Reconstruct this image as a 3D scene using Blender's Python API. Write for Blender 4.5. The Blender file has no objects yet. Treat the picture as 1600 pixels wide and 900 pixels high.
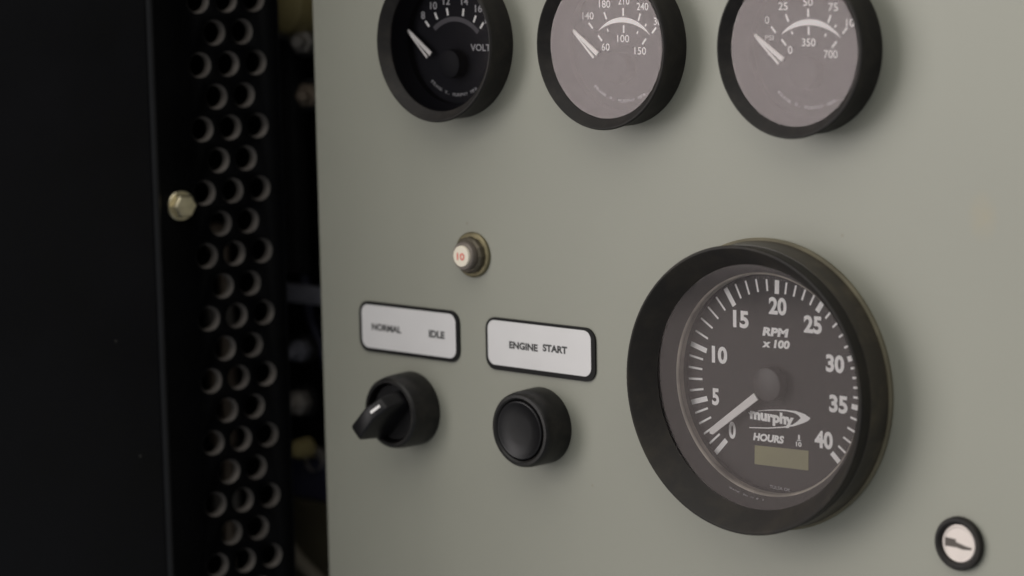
import bpy, bmesh, math, random
from mathutils import Vector, Matrix, Euler

# ---------------------------------------------------------------- frame
# everything is measured in millimetres on the face of the panel:
# X to the right, Y up, Z out of the panel.  mm() turns that into metres.
def mm(x, y, z):
    return Vector((x * .001, -z * .001, y * .001))

sc = bpy.context.scene
col = bpy.context.collection
random.seed(4)

# ---------------------------------------------------------------- camera
yaw, pit, rol = math.radians(42.055), math.radians(-7.868), math.radians(-1.084)
cam_d = bpy.data.cameras.new('camera')
cam = bpy.data.objects.new('camera', cam_d)
col.objects.link(cam)
R = (Matrix.Rotation(yaw, 3, 'Y') @ Matrix.Rotation(pit, 3, 'X') @ Matrix.Rotation(rol, 3, 'Z'))
swap = Matrix(((1, 0, 0), (0, 0, -1), (0, 1, 0)))
M = (swap @ R).to_4x4()
M.translation = mm(349.364, 120.041, 676.728)
cam.matrix_world = M
cam_d.sensor_width = 36
cam_d.lens = 3939.9 / 1600 * 36
cam_d.clip_start = .01
cam_d.clip_end = 50
cam_d.dof.use_dof = True
cam_d.dof.focus_distance = .872
cam_d.dof.aperture_fstop = 7.5
sc.camera = cam
sc.cycles.use_adaptive_sampling = False
sc.cycles.sampling_pattern = 'TABULATED_SOBOL'   # the default pattern leaves grain behind the glass

# ---------------------------------------------------------------- light
w = bpy.data.worlds.new('World')
sc.world = w
w.use_nodes = True
w.node_tree.nodes['Background'].inputs[0].default_value = (.93, .97, 1, 1)
w.node_tree.nodes['Background'].inputs[1].default_value = .29

def area(name, loc, target, sx, sy, power, colr):
    l = bpy.data.lights.new(name, 'AREA')
    l.shape = 'RECTANGLE'
    l.size = sx; l.size_y = sy
    l.energy = power
    l.color = colr
    o = bpy.data.objects.new(name, l)
    o.location = mm(*loc)
    d = mm(*target) - mm(*loc)
    o.rotation_euler = d.to_track_quat('-Z', 'Y').to_euler()
    col.objects.link(o)
    return o

# the open side the panel faces, ahead and to the left, above eye level
area('window_light', (-1230, 410, 1130), (-180, 410, 20), 1.25, 1.1, 21.5, (1, .95, .93))
# added weak fill from below, veiling the tachometer glass
area('low_fill', (-1000, -420, 1000), (-150, -30, 10), 1.3, .5, 2.4, (1, .93, .88))
# ceiling light, above and in front
area('ceiling_light', (-20, 1100, 760), (-180, 0, 0), 1.9, 1.1, 10.0, (1, .96, .88))

sc.view_settings.view_transform = 'Standard'
sc.view_settings.look = 'None'
sc.view_settings.exposure = 0
sc.view_settings.gamma = 1

# ---------------------------------------------------------------- materials
def new_mat(name):
    m = bpy.data.materials.new(name)
    m.use_nodes = True
    return m, m.node_tree.nodes, m.node_tree.links, m.node_tree.nodes['Principled BSDF']

def surf(name, base, rough=.5, metal=0, var=.12, scale=60, bump=0, bscale=900, spec=.5, dust=None, dust_amt=.0, rvar=.0):
    """a procedural surface: colour mottling, optional dust blotches, optional fine bump"""
    m, N, L, p = new_mat(name)
    tc = N.new('ShaderNodeTexCoord')
    n1 = N.new('ShaderNodeTexNoise')
    n1.inputs['Scale'].default_value = scale
    n1.inputs['Detail'].default_value = 5
    L.new(tc.outputs['Object'], n1.inputs['Vector'])
    cr = N.new('ShaderNodeValToRGB')
    cr.color_ramp.elements[0].position = .3
    cr.color_ramp.elements[1].position = .7
    cr.color_ramp.elements[0].color = (*[c * (1 - var) for c in base], 1)
    cr.color_ramp.elements[1].color = (*[min(1, c * (1 + var)) for c in base], 1)
    L.new(n1.outputs['Fac'], cr.inputs['Fac'])
    out = cr.outputs['Color']
    if dust:
        n2 = N.new('ShaderNodeTexNoise')
        n2.inputs['Scale'].default_value = scale * 1.7
        n2.inputs['Detail'].default_value = 8
        n2.inputs['Roughness'].default_value = .65
        L.new(tc.outputs['Object'], n2.inputs['Vector'])
        r2 = N.new('ShaderNodeValToRGB')
        r2.color_ramp.elements[0].position = .45
        r2.color_ramp.elements[1].position = .72
        r2.color_ramp.elements[0].color = (0, 0, 0, 1)
        r2.color_ramp.elements[1].color = (dust_amt, dust_amt, dust_amt, 1)
        L.new(n2.outputs['Fac'], r2.inputs['Fac'])
        mx = N.new('ShaderNodeMixRGB')
        L.new(r2.outputs['Color'], mx.inputs['Fac'])
        L.new(out, mx.inputs['Color1'])
        mx.inputs['Color2'].default_value = (*dust, 1)
        out = mx.outputs['Color']
    L.new(out, p.inputs['Base Color'])
    p.inputs['Metallic'].default_value = metal
    p.inputs['Specular IOR Level'].default_value = spec
    if rvar:
        mr = N.new('ShaderNodeMapRange')
        mr.inputs['To Min'].default_value = rough - rvar
        mr.inputs['To Max'].default_value = rough + rvar
        L.new(n1.outputs['Fac'], mr.inputs['Value'])
        L.new(mr.outputs['Result'], p.inputs['Roughness'])
    else:
        p.inputs['Roughness'].default_value = rough
    if bump:
        n3 = N.new('ShaderNodeTexNoise')
        n3.inputs['Scale'].default_value = bscale
        n3.inputs['Detail'].default_value = 3
        L.new(tc.outputs['Object'], n3.inputs['Vector'])
        b = N.new('ShaderNodeBump')
        b.inputs['Strength'].default_value = bump
        b.inputs['Distance'].default_value = .0004
        L.new(n3.outputs['Fac'], b.inputs['Height'])
        L.new(b.outputs['Normal'], p.inputs['Normal'])
    return m

def glass_mat(name, rough, ior=1.5):
    m, N, L, p = new_mat(name)
    N.remove(p)
    fr = N.new('ShaderNodeFresnel'); fr.inputs['IOR'].default_value = ior
    tr = N.new('ShaderNodeBsdfTransparent')
    gl = N.new('ShaderNodeBsdfGlossy'); gl.inputs['Color'].default_value = (1, .90, .89, 1); gl.inputs['Roughness'].default_value = rough
    mx = N.new('ShaderNodeMixShader')
    tc = N.new('ShaderNodeTexCoord')
    n = N.new('ShaderNodeTexNoise'); n.inputs['Scale'].default_value = 45; n.inputs['Detail'].default_value = 4
    L.new(tc.outputs['Object'], n.inputs['Vector'])
    mr = N.new('ShaderNodeMapRange')
    mr.inputs['To Min'].default_value = rough * .6
    mr.inputs['To Max'].default_value = rough * 1.4
    L.new(n.outputs['Fac'], mr.inputs['Value'])
    L.new(mr.outputs['Result'], gl.inputs['Roughness'])
    L.new(fr.outputs['Fac'], mx.inputs['Fac'])
    L.new(tr.outputs['BSDF'], mx.inputs[1])
    L.new(gl.outputs['BSDF'], mx.inputs[2])
    L.new(mx.outputs['Shader'], N['Material Output'].inputs['Surface'])
    return m

def panel_paint():
    m = surf('panel_paint', (.282, .282, .236), .46, var=.035, scale=9, bump=.10, bscale=1500, rvar=.05)
    N, L = m.node_tree.nodes, m.node_tree.links
    p = N['Principled BSDF']
    src = p.inputs['Base Color'].links[0].from_socket
    tc = N.new('ShaderNodeTexCoord')
    # one faint yellowish drip mark and a few specks of dirt
    sub = N.new('ShaderNodeVectorMath'); sub.operation = 'SUBTRACT'
    sub.inputs[1].default_value = mm(-63.5, 32, 0)
    L.new(tc.outputs['Object'], sub.inputs[0])
    ns = N.new('ShaderNodeTexNoise'); ns.inputs['Scale'].default_value = 260
    L.new(tc.outputs['Object'], ns.inputs['Vector'])
    sc2 = N.new('ShaderNodeVectorMath'); sc2.operation = 'MULTIPLY'
    sc2.inputs[1].default_value = (1 / .006, 0, 1 / .009)
    L.new(sub.outputs['Vector'], sc2.inputs[0])
    ln = N.new('ShaderNodeVectorMath'); ln.operation = 'LENGTH'
    L.new(sc2.outputs['Vector'], ln.inputs[0])
    mr = N.new('ShaderNodeMapRange')
    mr.inputs['From Min'].default_value = 1; mr.inputs['From Max'].default_value = .1; mr.inputs['To Max'].default_value = .55
    L.new(ln.outputs['Value'], mr.inputs['Value'])
    mu = N.new('ShaderNodeMath'); mu.operation = 'MULTIPLY'
    L.new(mr.outputs['Result'], mu.inputs[0]); L.new(ns.outputs['Fac'], mu.inputs[1])
    mx = N.new('ShaderNodeMixRGB')
    L.new(mu.outputs['Value'], mx.inputs['Fac'])
    L.new(src, mx.inputs['Color1'])
    mx.inputs['Color2'].default_value = (.36, .29, .17, 1)
    vo = N.new('ShaderNodeTexVoronoi'); vo.inputs['Scale'].default_value = 42
    vo.inputs['Randomness'].default_value = 1
    L.new(tc.outputs['Object'], vo.inputs['Vector'])
    sp = N.new('ShaderNodeMapRange')
    sp.inputs['From Min'].default_value = .035; sp.inputs['From Max'].default_value = .02
    sp.inputs['To Max'].default_value = .35
    L.new(vo.outputs['Distance'], sp.inputs['Value'])
    mx2 = N.new('ShaderNodeMixRGB')
    L.new(sp.outputs['Result'], mx2.inputs['Fac'])
    L.new(mx.outputs['Color'], mx2.inputs['Color1'])
    mx2.inputs['Color2'].default_value = (.2, .17, .12, 1)
    L.new(mx2.outputs['Color'], p.inputs['Base Color'])
    return m

def specked(*a, **k):
    # a few pale dust specks scattered on dark paint
    m = surf(*a, **k)
    N, L = m.node_tree.nodes, m.node_tree.links
    p = N['Principled BSDF']
    src = p.inputs['Base Color'].links[0].from_socket
    tc = N.new('ShaderNodeTexCoord')
    vo = N.new('ShaderNodeTexVoronoi'); vo.inputs['Scale'].default_value = 38
    L.new(tc.outputs['Object'], vo.inputs['Vector'])
    mr = N.new('ShaderNodeMapRange')
    mr.inputs['From Min'].default_value = .034; mr.inputs['From Max'].default_value = .016
    mr.inputs['To Max'].default_value = .35
    L.new(vo.outputs['Distance'], mr.inputs['Value'])
    mx = N.new('ShaderNodeMixRGB')
    L.new(mr.outputs['Result'], mx.inputs['Fac']); L.new(src, mx.inputs['Color1'])
    mx.inputs['Color2'].default_value = (.25, .24, .22, 1)
    L.new(mx.outputs['Color'], p.inputs['Base Color'])
    return m

MT = {
    'panel': panel_paint(),
    'bezel': surf('black_bezel_plastic', (.0135, .012, .0112), .6, spec=.3, var=.25, scale=90, dust=(.10, .085, .065), dust_amt=.15, bump=.12, rvar=.08),
    'dusty_bezel': surf('dusty_bezel_plastic', (.0145, .0125, .0108), .6, spec=.3, var=.2, scale=38, dust=(.10, .08, .05), dust_amt=.16, bump=.15, rvar=.08),
    'skirt': surf('dusty_skirt_plastic', (.030, .025, .019), .42, spec=.5, var=.3, scale=50, dust=(.13, .105, .065), dust_amt=.35, rvar=.08),
    'gasket': surf('gasket_rubber', (.13, .115, .075), .7, var=.3, scale=80),
    'dial': surf('dial_black', (.0055, .0055, .0085), .7, spec=.1, var=.08, scale=40),
    'tach_dial': surf('dial_hazed', (.031, .0255, .0248), .6, spec=.25, var=.06, scale=40),  # base colour lifted to stand in for reflected haze on the glass
    'spacer': surf('spacer_charcoal', (.034, .030, .029), .55, var=.1, scale=60),
    'lip': surf('beige_lip', (.46, .41, .35), .35, var=.5, scale=70, rvar=.1),
    'hub': surf('needle_hub_black', (.006, .006, .0085), .6, spec=.12, var=.08),
    'tach_hub': surf('needle_hub_charcoal', (.046, .039, .038), .5, var=.06),
    'white_print': surf('white_print', (.90, .875, .865), .6, var=.06, scale=200),
    'grey_print': surf('grey_print', (.42, .41, .43), .6, var=.15, scale=300),
    'dim_print': surf('dim_print', (.055, .05, .06), .6, var=.15, scale=300),
    'needle': surf('needle_paint', (.80, .76, .74), .45, var=.05),
    'lcd': surf('display_film', (.20, .185, .075), .35, var=.14, scale=45),
    'glass': glass_mat('gauge_glass', .1),
    'plate_black': surf('label_black', (.006, .006, .006), .5, spec=.2, var=.2),
    'plate_white': surf('label_white', (.665, .65, .65), .38, var=.025, scale=60),
    'ink': surf('label_ink', (.03, .03, .03), .6, var=.25, scale=700),
    'switch': surf('switch_plastic', (.006, .0056, .0055), .42, spec=.35, var=.25, scale=120, bump=.1, rvar=.06, dust=(.07, .06, .05), dust_amt=.2),
    'switch_gloss': surf('switch_gloss_plastic', (.0065, .0062, .007), .38, spec=.28, var=.2, scale=120, rvar=.05),
    'dark_brass': surf('tarnished_brass', (.11, .095, .07), .5, metal=.6, var=.25, scale=160, rvar=.1),
    'brass': surf('dull_brass', (.20, .175, .105), .48, metal=.85, var=.25, scale=160, bump=.2, rvar=.1),
    'grey_sleeve': surf('grey_sleeve', (.17, .145, .125), .45, var=.15, metal=.3, scale=200),
    'cream': surf('cream_plastic', (.80, .73, .60), .4, var=.04),
    'red_ink': surf('red_ink', (.72, .13, .10), .5, var=.1, scale=500),
    'silver': surf('brushed_steel', (.62, .56, .52), .42, metal=.55, var=.06, scale=120, rvar=.08),
    'slot': surf('slot_dark', (.085, .07, .06), .6, var=.2),
    'black_steel': specked('black_painted_steel', (.0028, .0027, .0042), .5, spec=.2, var=.25, scale=30, bump=.08, bscale=700, rvar=.08),
    'plate_steel': surf('perforated_black_steel', (.0016, .0016, .002), .5, spec=.07, var=.3, scale=60, bump=.1, bscale=900, rvar=.08),
    'edge_trim': surf('trim_rubber', (.009, .009, .0105), .45, var=.2, spec=.3),
    'zinc': surf('zinc_bolt', (.62, .56, .40), .30, metal=1, var=.25, scale=220, bump=.3, bscale=600, rvar=.1),
    'punched_edge': surf('punched_pale_edge', (.125, .112, .102), .5, var=.35, scale=150),
    'bay': surf('engine_bay_black', (.004, .004, .005), .7, var=.3),
    'dark_olive': surf('olive_paint', (.085, .075, .048), .5, var=.25, scale=30),
    'navy': surf('navy_paint', (.045, .045, .08), .45, var=.3, scale=30),
    'tan_hose': surf('tan_rubber', (.26, .23, .18), .55, var=.2, scale=30),
    'grey_metal': surf('grey_metal', (.42, .39, .36), .4, metal=.4, var=.2, scale=60),
    'blue_grey': surf('blue_grey_metal', (.22, .22, .26), .45, var=.2, scale=60),
    'dark_metal': surf('dark_metal', (.035, .034, .036), .45, metal=.3, var=.2, scale=60),
    'brown_metal': surf('brown_metal', (.34, .27, .21), .45, metal=.3, var=.25, scale=60),
    'amber': surf('amber_plastic', (.40, .33, .15), .4, var=.15, scale=60),
}

# ---------------------------------------------------------------- helpers
def thing(name, label, cat, loc, group=None):
    o = bpy.data.objects.new(name, None)
    o.empty_display_size = .01
    o.location = mm(*loc)
    o['label'] = label; o['category'] = cat
    if group: o['group'] = group
    col.objects.link(o)
    return o

class MB:
    """collects geometry in millimetres, local to its thing"""
    def __init__(s):
        s.v = []; s.f = []
    def add(s, vs, fs):
        b = len(s.v)
        s.v += [tuple(v) for v in vs]
        s.f += [tuple(b + i for i in f) for f in fs]
    def poly(s, pts, z):
        s.add([(x, y, z) for x, y in pts], [tuple(range(len(pts)))])
    def bar(s, x1, y1, x2, y2, wd, z, wd2=None):
        dx, dy = x2 - x1, y2 - y1
        l = math.hypot(dx, dy); nx, ny = -dy / l, dx / l
        a = wd / 2; b = (wd if wd2 is None else wd2) / 2
        s.poly([(x1 - nx * a, y1 - ny * a), (x2 - nx * b, y2 - ny * b), (x2 + nx * b, y2 + ny * b), (x1 + nx * a, y1 + ny * a)], z)
    def lathe(s, prof, n=128, closed=False, cx=0, cy=0):
        """profile of (radius, z) swept about the Z axis; radius 0 makes a pole"""
        rows = []
        for r, z in prof:
            b = len(s.v)
            if r < 1e-6:
                s.v.append((cx, cy, z)); rows.append([b])
            else:
                for i in range(n):
                    t = 2 * math.pi * i / n
                    s.v.append((cx + r * math.cos(t), cy + r * math.sin(t), z))
                rows.append([b + i for i in range(n)])
        pairs = list(zip(rows, rows[1:]))
        if closed: pairs.append((rows[-1], rows[0]))
        for a, b in pairs:
            if len(a) == 1 and len(b) == 1: continue
            for i in range(n):
                j = (i + 1) % n
                if len(a) == 1: s.f.append((a[0], b[j], b[i]))
                elif len(b) == 1: s.f.append((a[i], a[j], b[0]))
                else: s.f.append((a[i], a[j], b[j], b[i]))
    def prism(s, pts, z0, z1):
        n = len(pts)
        vs = [(x, y, z0) for x, y in pts] + [(x, y, z1) for x, y in pts]
        fs = [tuple(range(n))[::-1], tuple(range(n, 2 * n))]
        fs += [(i, (i + 1) % n, n + (i + 1) % n, n + i) for i in range(n)]
        s.add(vs, fs)
    def box(s, c, h, rz=0):
        x, y = h[0], h[1]
        pts = [(-x, -y), (x, -y), (x, y), (-x, y)]
        ca, sa = math.cos(rz), math.sin(rz)
        s.prism([(c[0] + a * ca - b * sa, c[1] + a * sa + b * ca) for a, b in pts], c[2] - h[2], c[2] + h[2])
    def tube(s, path, r, n=14):
        P = [Vector(p) for p in path]
        rows = []
        for i, p in enumerate(P):
            t = (P[min(i + 1, len(P) - 1)] - P[max(i - 1, 0)]).normalized()
            a = t.cross(Vector((.13, .31, .94))).normalized(); b = t.cross(a)
            rr = r[i] if isinstance(r, (list, tuple)) else r
            base = len(s.v)
            for k in range(n):
                q = p + (a * math.cos(2 * math.pi * k / n) + b * math.sin(2 * math.pi * k / n)) * rr
                s.v.append(tuple(q))
            rows.append([base + k for k in range(n)])
        for a, b in zip(rows, rows[1:]):
            for i in range(n):
                s.f.append((a[i], a[(i + 1) % n], b[(i + 1) % n], b[i]))
        s.f.append(tuple(rows[0])[::-1]); s.f.append(tuple(rows[-1]))
    def text(s, body, cx, cy, wd, ht, z, rot=0, shear=0, bold=0, space=1):
        """lettering fitted into a box of wd x ht mm, centred on (cx, cy)"""
        vs, fs = glyphs(body, shear, bold, space)
        x0 = min(v[0] for v in vs); x1 = max(v[0] for v in vs)
        y0 = min(v[1] for v in vs); y1 = max(v[1] for v in vs)
        ky = ht / (y1 - y0)
        kx = ky if wd is None else wd / (x1 - x0)
        ca, sa = math.cos(rot), math.sin(rot)
        o = []
        for x, y in vs:
            x = (x - (x0 + x1) / 2) * kx; y = (y - (y0 + y1) / 2) * ky
            o.append((cx + x * ca - y * sa, cy + x * sa + y * ca, z))
        s.add(o, fs)
    def arc_text(s, body, r, a_start, a_end, ht, z, cx=0, cy=0, bold=0):
        """letters along the bottom of a circle, reading left to right"""
        n = len(body)
        for i, ch in enumerate(body):
            if ch == ' ': continue
            a = a_start + (a_end - a_start) * i / max(1, n - 1)
            wd = abs(a_end - a_start) * r / max(1, n - 1) * (.8 if ch not in 'I.' else .3)
            h = ht if ch != '.' else ht * .25
            rr = r if ch != '.' else r + ht * .35
            s.text(ch, cx + rr * math.cos(a), cy + rr * math.sin(a), wd, h, z, rot=a + math.pi / 2, bold=bold)
    def build(s, name, mat, parent=None, sharp=35, bevel=0, bseg=2, label=None):
        me = bpy.data.meshes.new(name)
        me.from_pydata([mm(*v) for v in s.v], [], s.f)
        bm = bmesh.new(); bm.from_mesh(me)
        bmesh.ops.remove_doubles(bm, verts=bm.verts, dist=1e-7)
        bmesh.ops.recalc_face_normals(bm, faces=bm.faces)
        if bevel:
            es = [e for e in bm.edges if len(e.link_faces) == 2 and e.calc_face_angle(0) > .6]
            bmesh.ops.bevel(bm, geom=es, offset=bevel * .001, segments=bseg, affect='EDGES', profile=.5)
        bm.to_mesh(me); bm.free()
        for p in me.polygons: p.use_smooth = True
        me.set_sharp_from_angle(angle=math.radians(sharp))
        me.materials.append(MT[mat])
        o = bpy.data.objects.new(name, me)
        col.objects.link(o)
        if parent is not None: o.parent = parent
        if label: o['label'] = label
        return o

_cache = {}
def glyphs(body, shear, bold, space):
    key = (body, shear, bold, space)
    if key in _cache: return _cache[key]
    cu = bpy.data.curves.new('lettering', 'FONT')
    cu.body = body; cu.size = 1; cu.shear = shear; cu.offset = bold; cu.space_character = space
    cu.resolution_u = 4
    ob = bpy.data.objects.new('lettering', cu)
    col.objects.link(ob)
    dg = bpy.context.evaluated_depsgraph_get()
    me = bpy.data.meshes.new_from_object(ob.evaluated_get(dg))
    vs = [(v.co.x, v.co.y) for v in me.vertices]
    fs = [tuple(p.vertices) for p in me.polygons]
    bpy.data.objects.remove(ob); bpy.data.curves.remove(cu); bpy.data.meshes.remove(me)
    _cache[key] = (vs, fs)
    return vs, fs

def rrect(x0, y0, x1, y1, r, n=8):
    p = []
    for cx, cy, a in ((x1 - r, y1 - r, 0), (x0 + r, y1 - r, 90), (x0 + r, y0 + r, 180), (x1 - r, y0 + r, 270)):
        for i in range(n + 1):
            t = math.radians(a + 90 * i / n)
            p.append((cx + r * math.cos(t), cy + r * math.sin(t)))
    return p

def arc3(a, b, c, n=24):
    ax, ay = a; bx, by = b; cx, cy = c
    D = 2 * (ax * (by - cy) + bx * (cy - ay) + cx * (ay - by))
    ux = ((ax**2 + ay**2) * (by - cy) + (bx**2 + by**2) * (cy - ay) + (cx**2 + cy**2) * (ay - by)) / D
    uy = ((ax**2 + ay**2) * (cx - bx) + (bx**2 + by**2) * (ax - cx) + (cx**2 + cy**2) * (bx - ax)) / D
    r = math.hypot(ax - ux, ay - uy)
    t0 = math.atan2(ay - uy, ax - ux); t1 = math.atan2(cy - uy, cx - ux)
    return [(ux + r * math.cos(t0 + (t1 - t0) * i / n), uy + r * math.sin(t0 + (t1 - t0) * i / n)) for i in range(n + 1)]

# ---------------------------------------------------------------- the panel
panel = thing('control_panel', 'flat olive grey painted sheet metal panel carrying the gauges, labels and switches', 'panel', (0, 0, 0))
def plate_curve(outer, holes, thick):
    cu = bpy.data.curves.new('plate', 'CURVE')
    cu.dimensions = '2D'; cu.fill_mode = 'BOTH'; cu.extrude = thick / 2
    for poly in [outer] + holes:
        sp_ = cu.splines.new('POLY'); sp_.points.add(len(poly) - 1); sp_.use_cyclic_u = True
        for q, (x, y) in zip(sp_.points, poly): q.co = (x, y, 0, 1)
    ob = bpy.data.objects.new('plate', cu); col.objects.link(ob)
    me = bpy.data.meshes.new_from_object(ob.evaluated_get(bpy.context.evaluated_depsgraph_get()))
    vs = [tuple(v.co) for v in me.vertices]; fs = [tuple(p.vertices) for p in me.polygons]
    bpy.data.objects.remove(ob); bpy.data.curves.remove(cu); bpy.data.meshes.remove(me)
    return vs, fs

def ring_pts(cx, cy, r, n):
    return [(cx + r * math.cos(2 * math.pi * q / n), cy + r * math.sin(2 * math.pi * q / n)) for q in range(n)]

b = MB()
vs, fs = plate_curve([(-361.5, -190), (90, -190), (90, 170), (-361.5, 170)], [ring_pts(-145.487, -29.388, 44, 64)] + [ring_pts(x, 83.241, 26.2, 48) for x in (-286.251, -207.366, -128.481)], 2.5)
b.add([(x, y, z - 1.25) for x, y, z in vs], fs)
# rolled left edge
e = [(-361.5 - 1.1 * math.sin(t * math.pi / 12), -1.1 + 1.1 * math.cos(t * math.pi / 12)) for t in range(7)] + [(-362.6, -2.5), (-361.5, -2.5)]
n = len(e)
b.add([(x, -190, z) for x, z in e] + [(x, 170, z) for x, z in e], [(i, i + 1, n + i + 1, n + i) for i in range(n - 1)] + [tuple(range(n)), tuple(range(n, 2 * n))[::-1]])
b.build('face_sheet', 'panel', panel)
b = MB()
b.prism([(-360.8, -188), (-358.6, -188), (-358.6, 168), (-360.8, 168)], -22, -2.3)
b.build('return_flange', 'panel', panel)

# ---------------------------------------------------------------- small gauges
GX = (-286.251, -207.366, -128.481); GY = 83.241
GRP = 'small round gauges along the top of the panel'

def small_gauge(x, label, spacer='dial'):
    g = thing('round_gauge', label, 'gauge', (x, GY, 0), GRP)
    b = MB()
    b.lathe([(27.9, 0), (28.0, 8.5), (28.6, 11.2), (28.75, 12.2), (28.35, 12.85), (27.9, 12.9), (25.2, 9.9), (24.75, 9.3), (24.75, 8.9)])
    b.build('bezel', 'bezel', g, sharp=28)
    b = MB(); b.lathe([(24.9, 9.55), (0, 9.75)]); b.build('glass', 'glass', g)
    b = MB(); b.lathe([(24.8, 8.7), (22.9, 3.2), (22.6, 2.8), (22.6, -.6)]); b.build('spacer_ring', spacer, g, sharp=25)
    b = MB(); b.lathe([(23.5, 0), (0, 0)]); d = b.build('dial', 'dial', g)
    b = MB(); b.lathe([(5.3, .4), (5.3, 4.0), (5.1, 4.5), (4.7, 4.7), (0, 4.8)], 64, cx=.2, cy=-7.9)
    b.build('needle_hub', 'hub', g, sharp=30)
    return g, d

def small_needle(g, base, tip, z=2.2):
    b = MB()
    dx, dy = tip[0] - base[0], tip[1] - base[1]; l = math.hypot(dx, dy); nx, ny = -dy / l, dx / l
    hx, hy = .2, -7.9
    # bright needle bar, then a slimmer bar modelling its reflection beside it
    b.prism([(base[0] - nx * 1.0, base[1] - ny * 1.0), (base[0] + nx * .75, base[1] + ny * .75), (tip[0] + nx * .5, tip[1] + ny * .5), (tip[0] - nx * .5, tip[1] - ny * .5)], z, z + .5)
    q = (base[0] - nx * -2.0 + dx * .05, base[1] - ny * -2.0 + dy * .05)
    b.prism([(q[0] - nx * .45, q[1] - ny * .45), (q[0] + nx * .45, q[1] + ny * .45), (tip[0] + nx * .75 - dx * .06, tip[1] + ny * .75 - dy * .06), (tip[0] + nx * .3 - dx * .06, tip[1] + ny * .3 - dy * .06)], z, z + .5)
    b.build('needle', 'needle', g)

def rad_tick(b, p, ln, wd, z, piv=(.3, -9.5)):
    dx, dy = p[0] - piv[0], p[1] - piv[1]; l = math.hypot(dx, dy); dx /= l; dy /= l
    b.bar(p[0] - dx * ln / 2, p[1] - dy * ln / 2, p[0] + dx * ln / 2, p[1] + dy * ln / 2, wd, z)

def fine_print(d, z=.12, mat='grey_print'):
    b = MB()
    b.arc_text('FRANK W. MURPHY MFR.', 19.4, math.radians(230), math.radians(303), 1.15, z)
    b.build('maker_lettering', mat, d)

# volts
g, d = small_gauge(GX[0], 'black-faced voltmeter marked VOLTS, leftmost of the three small round gauges')
b = MB()
for p in ((-14.49, 6.44), (-9.89, 9.39), (-4.16, 11.0), (3.78, 10.77), (9.43, 8.42), (12.9, 6.1)): rad_tick(b, p, 2.7, .8, .12)
b.build('tick_marks', 'white_print', d)
b = MB()
for t, p, wd in (('8', (-16.6, 9.6), 1.9), ('10', (-11.1, 13.2), 3.4), ('12', (-4.5, 14.9), 3.4), ('14', (4.6, 14.8), 3.4), ('16', (11.4, 12.2), 3.4), ('18', (16.3, 8.2), 3.4)):
    b.text(t, *p, wd, 2.7, .12, bold=.01)
b.build('numerals', 'grey_print', d)
b = MB(); b.text('VOLTS', 12.9, -1.9, 11.5, 2.5, .12, bold=.012); b.build('unit_lettering', 'grey_print', d)
b = MB()
o = arc3((-11.6, 5.3), (-.4, 9.2), (11.6, 4.2)); i = arc3((-10.4, 3.9), (-.4, 7.5), (10.4, 2.9))
for k in range(len(o) - 1): b.poly([i[k], i[k + 1], o[k + 1], o[k]], .12)
b.build('scale_band', 'dim_print', d)
fine_print(d)
small_needle(g, (-10.8, -4.6), (-22.2, 4.2))

# temperature
g, d = small_gauge(GX[1], 'temperature gauge with outer scale starting at 140, middle of three small round gauges')
b = MB()
for p in ((-14.3, 6.46), (-7.65, 9.98), (.42, 11.31), (7.55, 9.56), (13.95, 5.1)): rad_tick(b, p, 2.7, .75, .12)
for p in ((-10.16, 2.2), (.52, 5.41), (9.53, 1.26)): rad_tick(b, p, 2.7, .75, .12)
for p in ((-6.6, 5.0), (6.6, 4.3), (10.3, 6.9)): rad_tick(b, p, 1.1, .6, .12)
b.build('tick_marks', 'white_print', d)
b = MB()
for t, p, wd in (('140', (-15.5, 9.9), 5.1), ('180', (-7.9, 14.0), 5.1), ('210', (.7, 15.1), 5.1), ('240', (9.0, 13.2), 5.1), ('300', (16.4, 8.2), 5.1), ('60', (-7.7, -.85), 3.6), ('100', (.27, 2.15), 5.3), ('150', (7.8, -1.95), 5.1)):
    b.text(t, *p, wd, 2.6, .12, bold=.006)
b.build('numerals', 'white_print', d)
b = MB()
o = arc3((-10.6, 5.0), (.1, 9.5), (12.1, 3.6)); i = arc3((-10.5, 4.9), (.1, 7.7), (12.1, 3.5))
for k in range(len(o) - 1): b.poly([i[k], i[k + 1], o[k + 1], o[k]], .13)
b.build('scale_band', 'white_print', d)
fine_print(d)
small_needle(g, (-9.4, -3.3), (-20.3, 4.9))

# pressure
g, d = small_gauge(GX[2], 'pressure gauge with outer scale starting at 0, rightmost of three small round gauges')
b = MB()
for p in ((-14.71, 5.85), (-9.21, 9.71), (-.81, 11.42), (7.54, 9.51), (13.5, 5.8)): rad_tick(b, p, 2.7, .75, .12, (-.5, -9.5))
for p in ((-10.54, 1.71), (-.63, 5.63), (9.4, 1.3)): rad_tick(b, p, 2.7, .75, .12, (-.5, -9.5))
for p in ((-7.2, 4.9), (6.0, 4.3), (9.9, 7.2)): rad_tick(b, p, 1.1, .6, .12)
b.build('tick_marks', 'white_print', d)
b = MB()
for t, p, wd in (('0', (-17.3, 9.0), 1.8), ('25', (-10.8, 13.5), 3.8), ('50', (-.9, 14.9), 3.8), ('75', (9.0, 13.3), 3.8), ('100', (16.6, 8.3), 5.2), ('0', (-8.0, -.7), 1.8), ('350', (-.65, 1.85), 5.4), ('700', (8.0, -1.85), 5.4)):
    b.text(t, *p, wd, 2.6, .12, bold=.01)
b.text('PSI', -16.4, 3.2, 3.4, 1.7, .12); b.text('kPa', -15.2, -1.8, 3.4, 1.9, .12)
b.build('numerals', 'white_print', d)
b = MB()
o = arc3((-11.4, 4.5), (-.95, 9.4), (11.9, 3.6)); i = arc3((-11.2, 4.4), (-.95, 7.4), (11.9, 3.4))
for k in range(len(o) - 1): b.poly([i[k], i[k + 1], o[k + 1], o[k]], .13)
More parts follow.
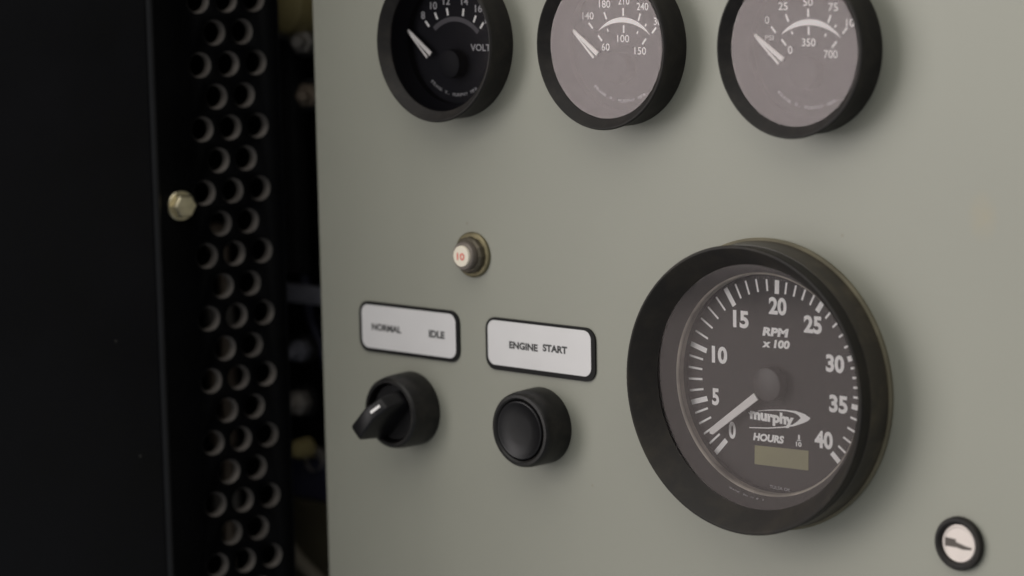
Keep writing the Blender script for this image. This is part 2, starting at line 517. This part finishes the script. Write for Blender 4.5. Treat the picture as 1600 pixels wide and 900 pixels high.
b.build('scale_band', 'white_print', d)
fine_print(d)
small_needle(g, (-9.2, -3.9), (-20.5, 4.2))

# ---------------------------------------------------------------- tachometer
t = thing('tachometer', 'large round engine speed gauge marked RPM x 100 with an hour counter window', 'gauge', (-145.487, -29.388, 0))
b = MB(); b.lathe([(49.3, 0), (49.5, 1.2), (49.0, 1.9), (48.0, 1.9)]); b.build('gasket', 'gasket', t)
b = MB()
b.lathe([(48.6, 1.5), (48.4, 4), (48.15, 11), (47.6, 11.2)])
b.build('rear_skirt', 'skirt', t, sharp=28)
b = MB()
b.lathe([(47.9, 10.5), (47.95, 12), (48.3, 15.2), (48.5, 16.2), (48.2, 16.9), (47.6, 17.0), (47.0, 16.6), (41.9, 9.2), (41.3, 8.6), (41.3, 8.2)])
b.build('bezel', 'dusty_bezel', t, sharp=28)
b = MB(); b.lathe([(41.4, 8.6), (0, 9.2)]); b.build('glass', 'glass', t)
b = MB(); b.lathe([(41.35, 7.8), (38.0, 2.4), (37.9, 2.3)]); b.lathe([(37.2, 1.35), (37.2, -3.6)]); sp = b.build('spacer_ring', 'spacer', t, sharp=25)
b = MB(); b.lathe([(37.95, 2.35), (37.6, 2.15), (37.3, 1.7), (37.15, 1.0), (37.12, -.6)]); b.build('inner_lip', 'lip', t, sharp=60)  # pale beige band along the inner wall
b = MB(); b.lathe([(38.5, -3), (0, -3)]); d = b.build('dial', 'tach_dial', t)
Z = -2.88
def interp(k, tab):
    ks = sorted(tab)
    for a, c in zip(ks, ks[1:]):
        if a <= k <= c: return tab[a] + (tab[c] - tab[a]) * (k - a) / (c - a)
ANG = {0: 227.1, 5: 196.5, 10: 164.2, 15: 123.9, 20: 88.1, 25: 56.0, 30: 20.2, 35: -8.4, 40: -42.5}
ROUT = {0: 37.1, 10: 36.9, 15: 36.8, 20: 35.0, 25: 35.4, 30: 35.6, 40: 35.4}
RIN = {0: 30.1, 5: 29.8, 10: 29.8, 15: 29.9, 20: 30.3, 25: 31.0, 30: 31.4, 40: 31.3}
b = MB()
for k in range(41):
    a = math.radians(interp(k, ANG)); major = k % 5 == 0
    ro = interp(k, ROUT); ri = interp(k, RIN)
    if not major: ro -= .25; ri += .9 if k < 20 else .35
    b.bar(ri * math.cos(a), ri * math.sin(a), ro * math.cos(a), ro * math.sin(a), 1.8 if major else .75, Z)
b.build('tick_marks', 'white_print', d)
b = MB()
for s, p in (('0', (-17.98, -18.37)), ('5', (-25.05, -7.51)), ('10', (-23.2, 7.26)), ('15', (-14.04, 20.38)), ('20', (1.35, 26.15)), ('25', (15.6, 21.17)), ('30', (24.5, 8.9)), ('35', (25.8, -4.5)), ('40', (19.9, -17.2))):
    b.text(s, *p, 3.0 if len(s) == 1 else 7.3 - (.7 if s in ('10', '15') else 0), 6.0, Z, bold=.04)
b.build('numerals', 'white_print', d)
b = MB()
b.text('RPM', .4, 17.25, 11.0, 3.0, Z, shear=.15, bold=.055, rot=.02)
b.text('x 100', .5, 13.25, 11.6, 2.9, Z, shear=.15, bold=.055, rot=.03)
b.build('unit_lettering', 'white_print', d)
b = MB(); b.text('HOURS', -2.7, -19.3, 13.0, 2.7, Z, shear=.18, bold=.055, rot=.02)
b.build('hour_lettering', 'white_print', d)
b = MB(); b.text('1', 9.9, -17.5, .75, 1.7, Z, bold=.02); b.bar(9.0, -18.65, 10.8, -18.6, .25, Z); b.text('10', 9.8, -19.9, 2.3, 1.6, Z, bold=.03)
b.build('tenths_mark', 'white_print', d)
b = MB()
b.poly([(-7.09, -10.37), (-2.93, -9.56), (3.56, -8.79), (8.81, -8.69), (12.29, -9.36), (14.59, -10.45), (13.73, -11.42), (11.7, -12.47), (8.21, -13.85), (3.53, -15.02), (-2.97, -16.02), (-10.72, -16.73), (-10.72, -16.43), (-2.96, -15.68), (3.53, -14.58), (7.34, -13.46), (9.09, -12.29), (10.55, -10.91), (9.85, -10.12), (8.23, -9.48), (4.73, -9.2), (.03, -9.48), (-4.11, -9.99), (-7.09, -10.52)][::-1], Z)
b.text('murphy', -1.3, -12.3, 18.2, 5.0, Z + .03, rot=-.02, bold=.055)
b.poly([(-11.3, -11.3), (-9.6, -11.5), (-9.9, -12.6)][::-1], Z + .02)
b.build('logo', 'white_print', d)
b = MB()
b.text('TULSA OK', 2, -36.0, 8.6, 1.1, Z, rot=-.03)
b.build('maker_lettering', 'grey_print', d)
b = MB()
b.arc_text('MADE IN U.S.A.', 39.2, math.radians(250), math.radians(272), 1.1, 4.35)
b.build('rim_lettering', 'grey_print', sp)
b = MB()
b.prism([(-8.4, -22.4), (-8.55, -28.95), (13.7, -28.35), (13.85, -21.6)][::-1], -2.98, -2.8)
b.build('hour_counter', 'lcd', t, bevel=0)
b = MB(); b.lathe([(5.9, -1.5), (5.85, 1.3), (5.6, 1.8), (5.2, 2.0), (0, 2.2)], 64); b.build('needle_hub', 'tach_hub', t, sharp=30)
b = MB()
dx, dy = -24.0 + 5.4, -18.9 + 5.0; l = math.hypot(dx, dy); nx, ny = -dy / l, dx / l
b.prism([(-4.9 + nx * 1.35, -4.6 + ny * 1.35), (-24.0 + nx * 1.15, -18.9 + ny * 1.15), (-24.6, -19.6), (-24.0 - nx * 1.15, -18.9 - ny * 1.15), (-4.9 - nx * 1.35, -4.6 - ny * 1.35)], .6, 1.2)
b.build('needle', 'needle', t)

# ---------------------------------------------------------------- labels
def label_plate(x, y, label, inner, words):
    o = thing('label_plate', label, 'label', (x, y, 0), 'white label plates with black borders')
    b = MB(); b.prism(rrect(0, -19.47, 52.74, 0, 4.6), .0, .75); b.build('border', 'plate_black', o, sharp=30)
    b = MB(); b.prism(rrect(*inner, 3.3), .7, .9); f = b.build('face', 'plate_white', o, sharp=30)
    b = MB()
    for s, cx, cy, wd, ht in words: b.text(s, cx, cy, wd, ht, .93, bold=.045)
    b.build('lettering', 'ink', f)
    return o
label_plate(-340.249, -16.785, 'white label reading NORMAL and IDLE, above the black selector knob', (1.5, -18.0, 51.1, -1.2), (('NORMAL', 14.8, -9.6, 15.8, 2.7), ('IDLE', 41.4, -9.6, 8.2, 2.8)))
label_plate(-274.074, -17.365, 'white label reading ENGINE START, above the black push button', (1.25, -17.6, 50.9, -1.0), (('ENGINE', 18.8, -9.45, 13.9, 2.75), ('START', 34.0, -9.0, 11.7, 2.75)))

# ---------------------------------------------------------------- selector switch
SX, SY = -313.0, -56.2
s = thing('selector_switch', 'black rotary selector knob with a white pointer mark, under the NORMAL IDLE label', 'switch', (SX, SY, 0))
b = MB(); b.lathe([(14.2, 0), (14.2, 1.5), (13.9, 9.5), (13.3, 12.4), (12.6, 13.2), (11.6, 13.2), (11.2, 12.6), (11.2, 6)], 96); b.build('collar', 'switch', s, sharp=28)
b = MB(); b.lathe([(11.0, 6), (11.0, 9.6), (10.4, 10.4), (0, 10.6)], 96); b.build('turning_disc', 'switch_gloss', s, sharp=30)
# lever: a raised bar across the disc, running lower left to upper right, its pointer end sloping down
b = MB()
a = math.radians(45)
def lever_pt(u, v, z):
    return (u * math.cos(a) - v * math.sin(a), u * math.sin(a) + v * math.cos(a), z)
sect = [(-10.4, 10.2, 23.6, 3.6), (-8.5, 10.2, 25.4, 3.7), (2.5, 10.2, 25.6, 3.7), (8.3, 10.2, 22.0, 3.3), (10.3, 10.2, 14.5, 2.8)]
vs = []; fs = []
for u, z0, z1, hw in sect:
    vs += [lever_pt(u, -hw * 1.25, z0), lever_pt(u, -hw * .8, z1), lever_pt(u, hw * .8, z1), lever_pt(u, hw * 1.25, z0)]
for i in range(len(sect) - 1):
    for k in range(4):
        j = (k + 1) % 4
        fs.append((4 * i + k, 4 * i + j, 4 * i + 4 + j, 4 * i + 4 + k))
fs += [(0, 1, 2, 3), tuple(4 * (len(sect) - 1) + k for k in (3, 2, 1, 0))]
b.add(vs, fs)
lv = b.build('lever', 'switch_gloss', s, bevel=.8, bseg=3, sharp=40)
b = MB()
e = []
for u, v in ((3.3, -.55), (7.0, -.55), (7.0, .55), (3.3, .55)):
    z = 25.6 - (u - 2.5) * (3.6 / 5.8) + .12
    e.append(lever_pt(u, v, z))
b.add(e, [(0, 1, 2, 3)])
b.build('pointer_mark', 'white_print', lv)

# ---------------------------------------------------------------- push button
s = thing('push_button', 'round black push button in a thick collar, under the ENGINE START label', 'button', (-247.548, -55.226, 0))
b = MB(); b.lathe([(14.05, 0), (14.05, 2), (13.9, 9.5), (13.5, 11.9), (12.9, 12.7), (11.9, 12.8), (11.2, 12.3), (11.05, 8)], 96); b.build('collar', 'switch', s, sharp=28)
b = MB(); b.lathe([(10.85, 8), (10.85, 12.3), (10.6, 12.8), (10.2, 12.95), (9.5, 12.75), (8.6, 12.35), (5, 12.0), (0, 11.9)], 96); b.build('button_cap', 'switch_gloss', s, sharp=30)

# ---------------------------------------------------------------- circuit breaker
s = thing('circuit_breaker', 'small brass push-reset breaker with a cream button printed with a red 10', 'breaker', (-279.9, 5.1, 0))
b = MB(); b.lathe([(8.4, 0), (8.4, .9), (7.9, 1.3), (6.5, 1.4)], 72); b.build('nut', 'brass', s, sharp=28)
b = MB(); b.lathe([(6.9, 1.2), (6.8, 3.2), (6.2, 3.8), (4.9, 3.8)], 12); b.build('lock_ring', 'dark_brass', s, sharp=20)
b = MB(); b.lathe([(5.3, 1), (5.2, 5.6), (4.8, 6.1), (4.1, 6.1), (4.05, 5.5)], 72); b.build('sleeve', 'grey_sleeve', s, sharp=28)
b = MB(); b.lathe([(3.95, 4.5), (3.95, 6.7), (3.7, 7.0), (0, 7.1)], 64); c = b.build('reset_button', 'cream', s, sharp=40)
b = MB(); b.text('10', .05, -.05, 3.7, 2.7, 7.16, bold=.02); b.build('rating_number', 'red_ink', c)

# ---------------------------------------------------------------- key lock
s = thing('key_lock', 'small round silver lock in a black ring at the lower right corner', 'lock', (-70.881, -73.036, 0))
b = MB(); b.lathe([(8.7, 0), (8.7, 1.4), (8.3, 2.1), (7.4, 2.2), (6.5, 1.6), (6.25, .6)], 72); b.build('ring', 'bezel', s, sharp=28)
b = MB(); b.lathe([(6.3, .5), (6.2, .95), (5.8, 1.15), (5.3, 1.12), (5.15, .98), (0, 1.0)], 64); f = b.build('face', 'silver', s, sharp=30)
b = MB()
b.poly([(-5.0, -1.35), (-1.2, -1.35), (-1.1, 1.3), (-5.0, 1.5)], 1.08)
b.poly([(-1.15, -1.25), (1.6, -1.75), (4.6, -1.45), (4.8, -.75), (2.4, -.45), (-1.15, .45)], 1.08)
b.build('key_slot', 'slot', f)

# ---------------------------------------------------------------- enclosure side: perforated plate, door
ux, uz = .19033338, -.98171952        # along the plate, away from the viewer
nx_, nz_ = .98171952, .19033338       # off its face
PX, PZ = -395.4, -10.0
def P(sv, y, k=0):
    return (PX + ux * sv + nx_ * k, y, PZ + uz * sv + nz_ * k)

holes = []
HR = 4.9
for k in range(-2, 13):
    for sv in (-34.2, -21.5, -8.9):
        c = (sv, 98.7 - 25.05 * k); holes.append([(c[0] + HR * math.cos(q * math.pi / 16), c[1] + HR * math.sin(q * math.pi / 16)) for q in range(32)])
    for sv in (-27.4, -14.8):
        c = (sv, 86.1 - 25.05 * k); holes.append([(c[0] + HR * math.cos(q * math.pi / 16), c[1] + HR * math.sin(q * math.pi / 16)) for q in range(32)])
vs, fs = plate_curve([(-57, -235), (1.6, -235), (1.6, 180), (-57, 180)], holes, 0)
pp = thing('perforated_plate', 'black perforated metal strip with staggered round holes, left of the panel', 'plate', P(0, 0))
o0 = P(0, 0)
def PL(sv, y, k=0):
    q = P(sv, y, k); return (q[0] - o0[0], q[1] - o0[1], q[2] - o0[2])
b = MB(); b.add([PL(x, y, 0) for x, y, z in vs], fs)
# rolled, paler lip of each punched hole, then its straight wall
LIP = [(0, 0), (.12, -.15), (.3, -.6), (.42, -1.3), (.5, -2.2), (.5, -3.8)]
for h in holes:
    cx = sum(p[0] for p in h) / 32; cy = sum(p[1] for p in h) / 32
    rows = [[PL(cx + (x - cx) * (HR - d) / HR, cy + (y - cy) * (HR - d) / HR, k) for x, y in h] for d, k in LIP]
    n = 32
    b.add([p for r in rows for p in r], [(a * n + i, a * n + (i + 1) % n, a * n + n + (i + 1) % n, a * n + n + i) for a in range(len(LIP) - 1) for i in range(n)])
sh = b.build('sheet', 'plate_steel', pp, sharp=60)
sh.data.materials.append(MT['punched_edge'])
fn = mm(nx_, 0, nz_).normalized()
for p in sh.data.polygons:
    if abs(p.normal.dot(fn)) < .93: p.material_index = 1
b = MB()
q = [PL(1.6, -235, 0), PL(2.9, -235, -.6), PL(3.2, -235, -2), PL(3.2, -235, -16), PL(1.6, -235, -16), PL(1.6, -235, -3.5)]
n = len(q); q2 = [(x, y + 415, z) for x, y, z in q]
b.add(q + q2, [tuple(range(n)), tuple(range(n, 2 * n))[::-1]] + [(i, (i + 1) % n, n + (i + 1) % n, n + i) for i in range(n)])
b.build('edge_flange', 'edge_trim', pp, sharp=50)
bolt = thing('bolt', 'pale zinc plated bolt head on the black strip beside the holes', 'bolt', P(-45.2, 19.4, 0))
def lathe_n(prof, nseg, hexa=False):
    mb = MB(); mb.lathe(prof, nseg)
    rot = Matrix(((-ux, 0, nx_), (0, 1, 0), (-uz, 0, nz_)))   # local x -> -u, z -> n
    mb.v = [tuple(rot @ Vector(v)) for v in mb.v]
    return mb
lathe_n([(5.9, 0), (5.9, .9), (5.6, 1.2), (4.4, 1.2)], 40).build('washer', 'zinc', bolt, sharp=30)
lathe_n([(4.9, 1.1), (4.9, 4.0), (4.3, 4.8), (0, 5.1)], 6).build('head', 'zinc', bolt, sharp=20)

door = thing('enclosure_door', 'plain black painted metal door filling the left edge of the view', 'door', P(-60, 0, 5))
dz = P(-60, 0, 5)
def DL(sv, y, k):
    q = P(sv, y, k); return (q[0] - dz[0], q[1] - dz[1], q[2] - dz[2])
b = MB()
q = [DL(-60.5, -235, 1.7), DL(-60.5, -235, 6.2), DL(-238, -235, 6.2), DL(-238, -235, 1.7)]
q2 = [(x, y + 520, z) for x, y, z in q]
b.add(q + q2, [(0, 1, 2, 3), (7, 6, 5, 4)] + [(i, (i + 1) % 4, 4 + (i + 1) % 4, 4 + i) for i in range(4)])
b.build('door_sheet', 'black_steel', door, bevel=.8, bseg=3)
b = MB()
b.tube([DL(-58.6, -235, 4.2), DL(-58.6, 285, 4.2)], 2.1, 20)
b.build('edge_trim', 'edge_trim', door)

# ---------------------------------------------------------------- engine bay behind the gap
b = MB()  # back of the bay, plus unseen walls and roof that keep it dark
for pts, z0, z1 in (([(-900, -420), (-330, -420), (-330, 360), (-900, 360)], -262, -260),
                    ([(-345, -420), (-343, -420), (-343, 360), (-345, 360)], -259, -25),
                    ([(-900, -420), (-409, -420), (-409, 360), (-900, 360)], 40, 43),  # unseen front wall, added to block light behind the perforated plate
                    ([(-904, -420), (-901, -420), (-901, 360), (-904, 360)], -262, 43),
                    ([(-900, 210), (-330, 210), (-330, 213), (-900, 213)], -259, 39),  # unseen roof, added to block light from above
                    ([(-900, -423), (-330, -423), (-330, -420), (-900, -420)], -259, 39)):
    b.prism(pts, z0, z1)
o = b.build('bay_back_and_blockers', 'bay'); o['kind'] = 'structure'

def eng(name, label, cat, loc, group=None): return thing(name, label, cat, loc, group)
FG = 'engine fittings behind the gap'
t = eng('filler_cap', 'dull yellow rounded cap at the top of the dark gap', 'cap', (-437, 96, -64))
b = MB(); b.lathe([(0, 16), (8, 15), (13, 11), (15, 4), (15, -8), (0, -8)], 40); b.build('cap_top', 'amber', t)
b = MB(); b.lathe([(11, -8), (11, -24), (0, -24)], 32); b.build('neck', 'dark_olive', t)
def nut(loc, r, mat, label, tilt):
    t = eng('hex_nut', label, 'nut', loc, FG)
    t.rotation_euler = Euler((0, 0, tilt))
    b = MB(); b.lathe([(r * 1.25, -5), (r * 1.25, -2), (r, -2)], 32); b.build('washer', 'dark_metal', t)
    b = MB(); b.lathe([(r, -2), (r, 3.2), (r * .85, 4.2), (0, 4.2)], 6); b.build('head', mat, t, sharp=20)
    b = MB(); b.lathe([(r * .5, 4), (r * .5, 9), (r * .4, 10), (0, 10)], 20); b.build('stud', mat, t, sharp=30)
nut((-433, 79, -62), 5.5, 'grey_metal', 'pale grey nut near the top of the gap, just below the yellow cap', .5)
nut((-429, 56.5, -60), 5.2, 'brown_metal', 'brownish nut touching the panel edge in the upper part of the gap', .5)
nut((-441, -54.5, -62), 4.8, 'blue_grey', 'small grey nut in the gap level with the two white labels', .3)
nut((-443, -77.5, -62), 5.6, 'grey_metal', 'larger pale nut in the gap level with the selector knob', .2)
t = eng('angle_bracket', 'dark grey flat metal bracket crossing the middle of the gap', 'bracket', (-436, -29.5, -62))
b = MB(); b.box((0, 0, 0), (24, 3.8, 3)); b.build('bracket_bar', 'blue_grey', t, bevel=.8)
t = eng('strut', 'thin dark grey upright beside the perforated strip in the gap', 'strut', (-450, 40, -70))
b = MB(); b.box((0, 0, 0), (4.5, 62, 4)); b.build('upright', 'dark_metal', t, bevel=1)
t = eng('oval_fitting', 'small olive oval fitting low in the gap', 'fitting', (-441, -97.5, -62))
b = MB(); b.lathe([(0, 7), (3, 6), (4.3, 3), (4.6, -3), (0, -3)], 28); b.build('lens', 'amber', t)  # rounded olive front of the fitting, no lamp
b = MB(); b.lathe([(5.2, -3), (5.2, -7), (0, -7)], 28, cx=2, cy=-5.5); b.build('socket', 'grey_metal', t)
t = eng('filter_housing', 'dark olive block at the bottom of the gap', 'housing', (-437, -139, -74))
b = MB(); b.prism(rrect(-24, -20, 24, 17, 4), -10, 8); b.build('body', 'dark_olive', t, bevel=2)
b = MB(); b.prism(rrect(-22, 17.3, 24, 36, 3), -10, 7); b.build('cover', 'navy', t, bevel=2)
t = eng('hose', 'tan rubber hose curving down to the right at the bottom of the gap', 'hose', (-449, -138, -56))
b = MB()
b.tube([(-7, 26, -6), (-5, 14, -3), (-1, 4, 0), (6, -3, 2), (14, -8, 3), (26, -14, 4), (50, -22, 4)], 3.1, 18); b.build('hose_wall', 'tan_hose', t)
# pipework seen through the left column of holes
t = eng('pipe', 'upright pale jointed pipe glimpsed through the left column of holes', 'pipe', (-492, -70, -62))
b = MB(); b.tube([(3, 58, 0), (3, 34, 0), (2, -10, 0), (0, -90, 0)], 2.4, 16); b.build('tube_wall', 'brown_metal', t)
for y, r, m in ((61, 4.6, 'brown_metal'), (27, 6.5, 'grey_metal'), (-1, 6.3, 'brown_metal'), (-27, 5.8, 'brown_metal'), (-57, 6.2, 'grey_metal')):
    b = MB(); b.tube([(-1, y + 6.5, 0), (-1, y + 4.5, 0), (-1, y - 4.5, 0), (-1, y - 6.5, 0)], [r * .6, r, r, r * .6], 20); b.build('joint', m, t)

def cable(name_label, pts, r, mat):
    t = eng('cable', name_label, 'cable', pts[0], 'loose cables in the gap')
    b = MB(); b.tube([(p[0] - pts[0][0], p[1] - pts[0][1], p[2] - pts[0][2]) for p in pts], r, 12); b.build('sheath', mat, t)
cable('dark grey cable running into the top nut in the gap', [(-470, 84, -70), (-455, 82, -66), (-446, 82, -64), (-438, 80, -63)], 1.9, 'grey_metal')
cable('blue black cable drooping past the lower nuts in the gap', [(-452, -20, -75), (-447, -42, -74), (-437, -60, -73), (-431, -80, -74), (-434, -100, -76), (-446, -116, -78)], 2.4, 'navy')
cable('brownish cable hanging beside the panel edge low in the gap', [(-418, -30, -68), (-426, -52, -68), (-428, -70, -68), (-424, -95, -70), (-420, -120, -72)], 1.6, 'brown_metal')
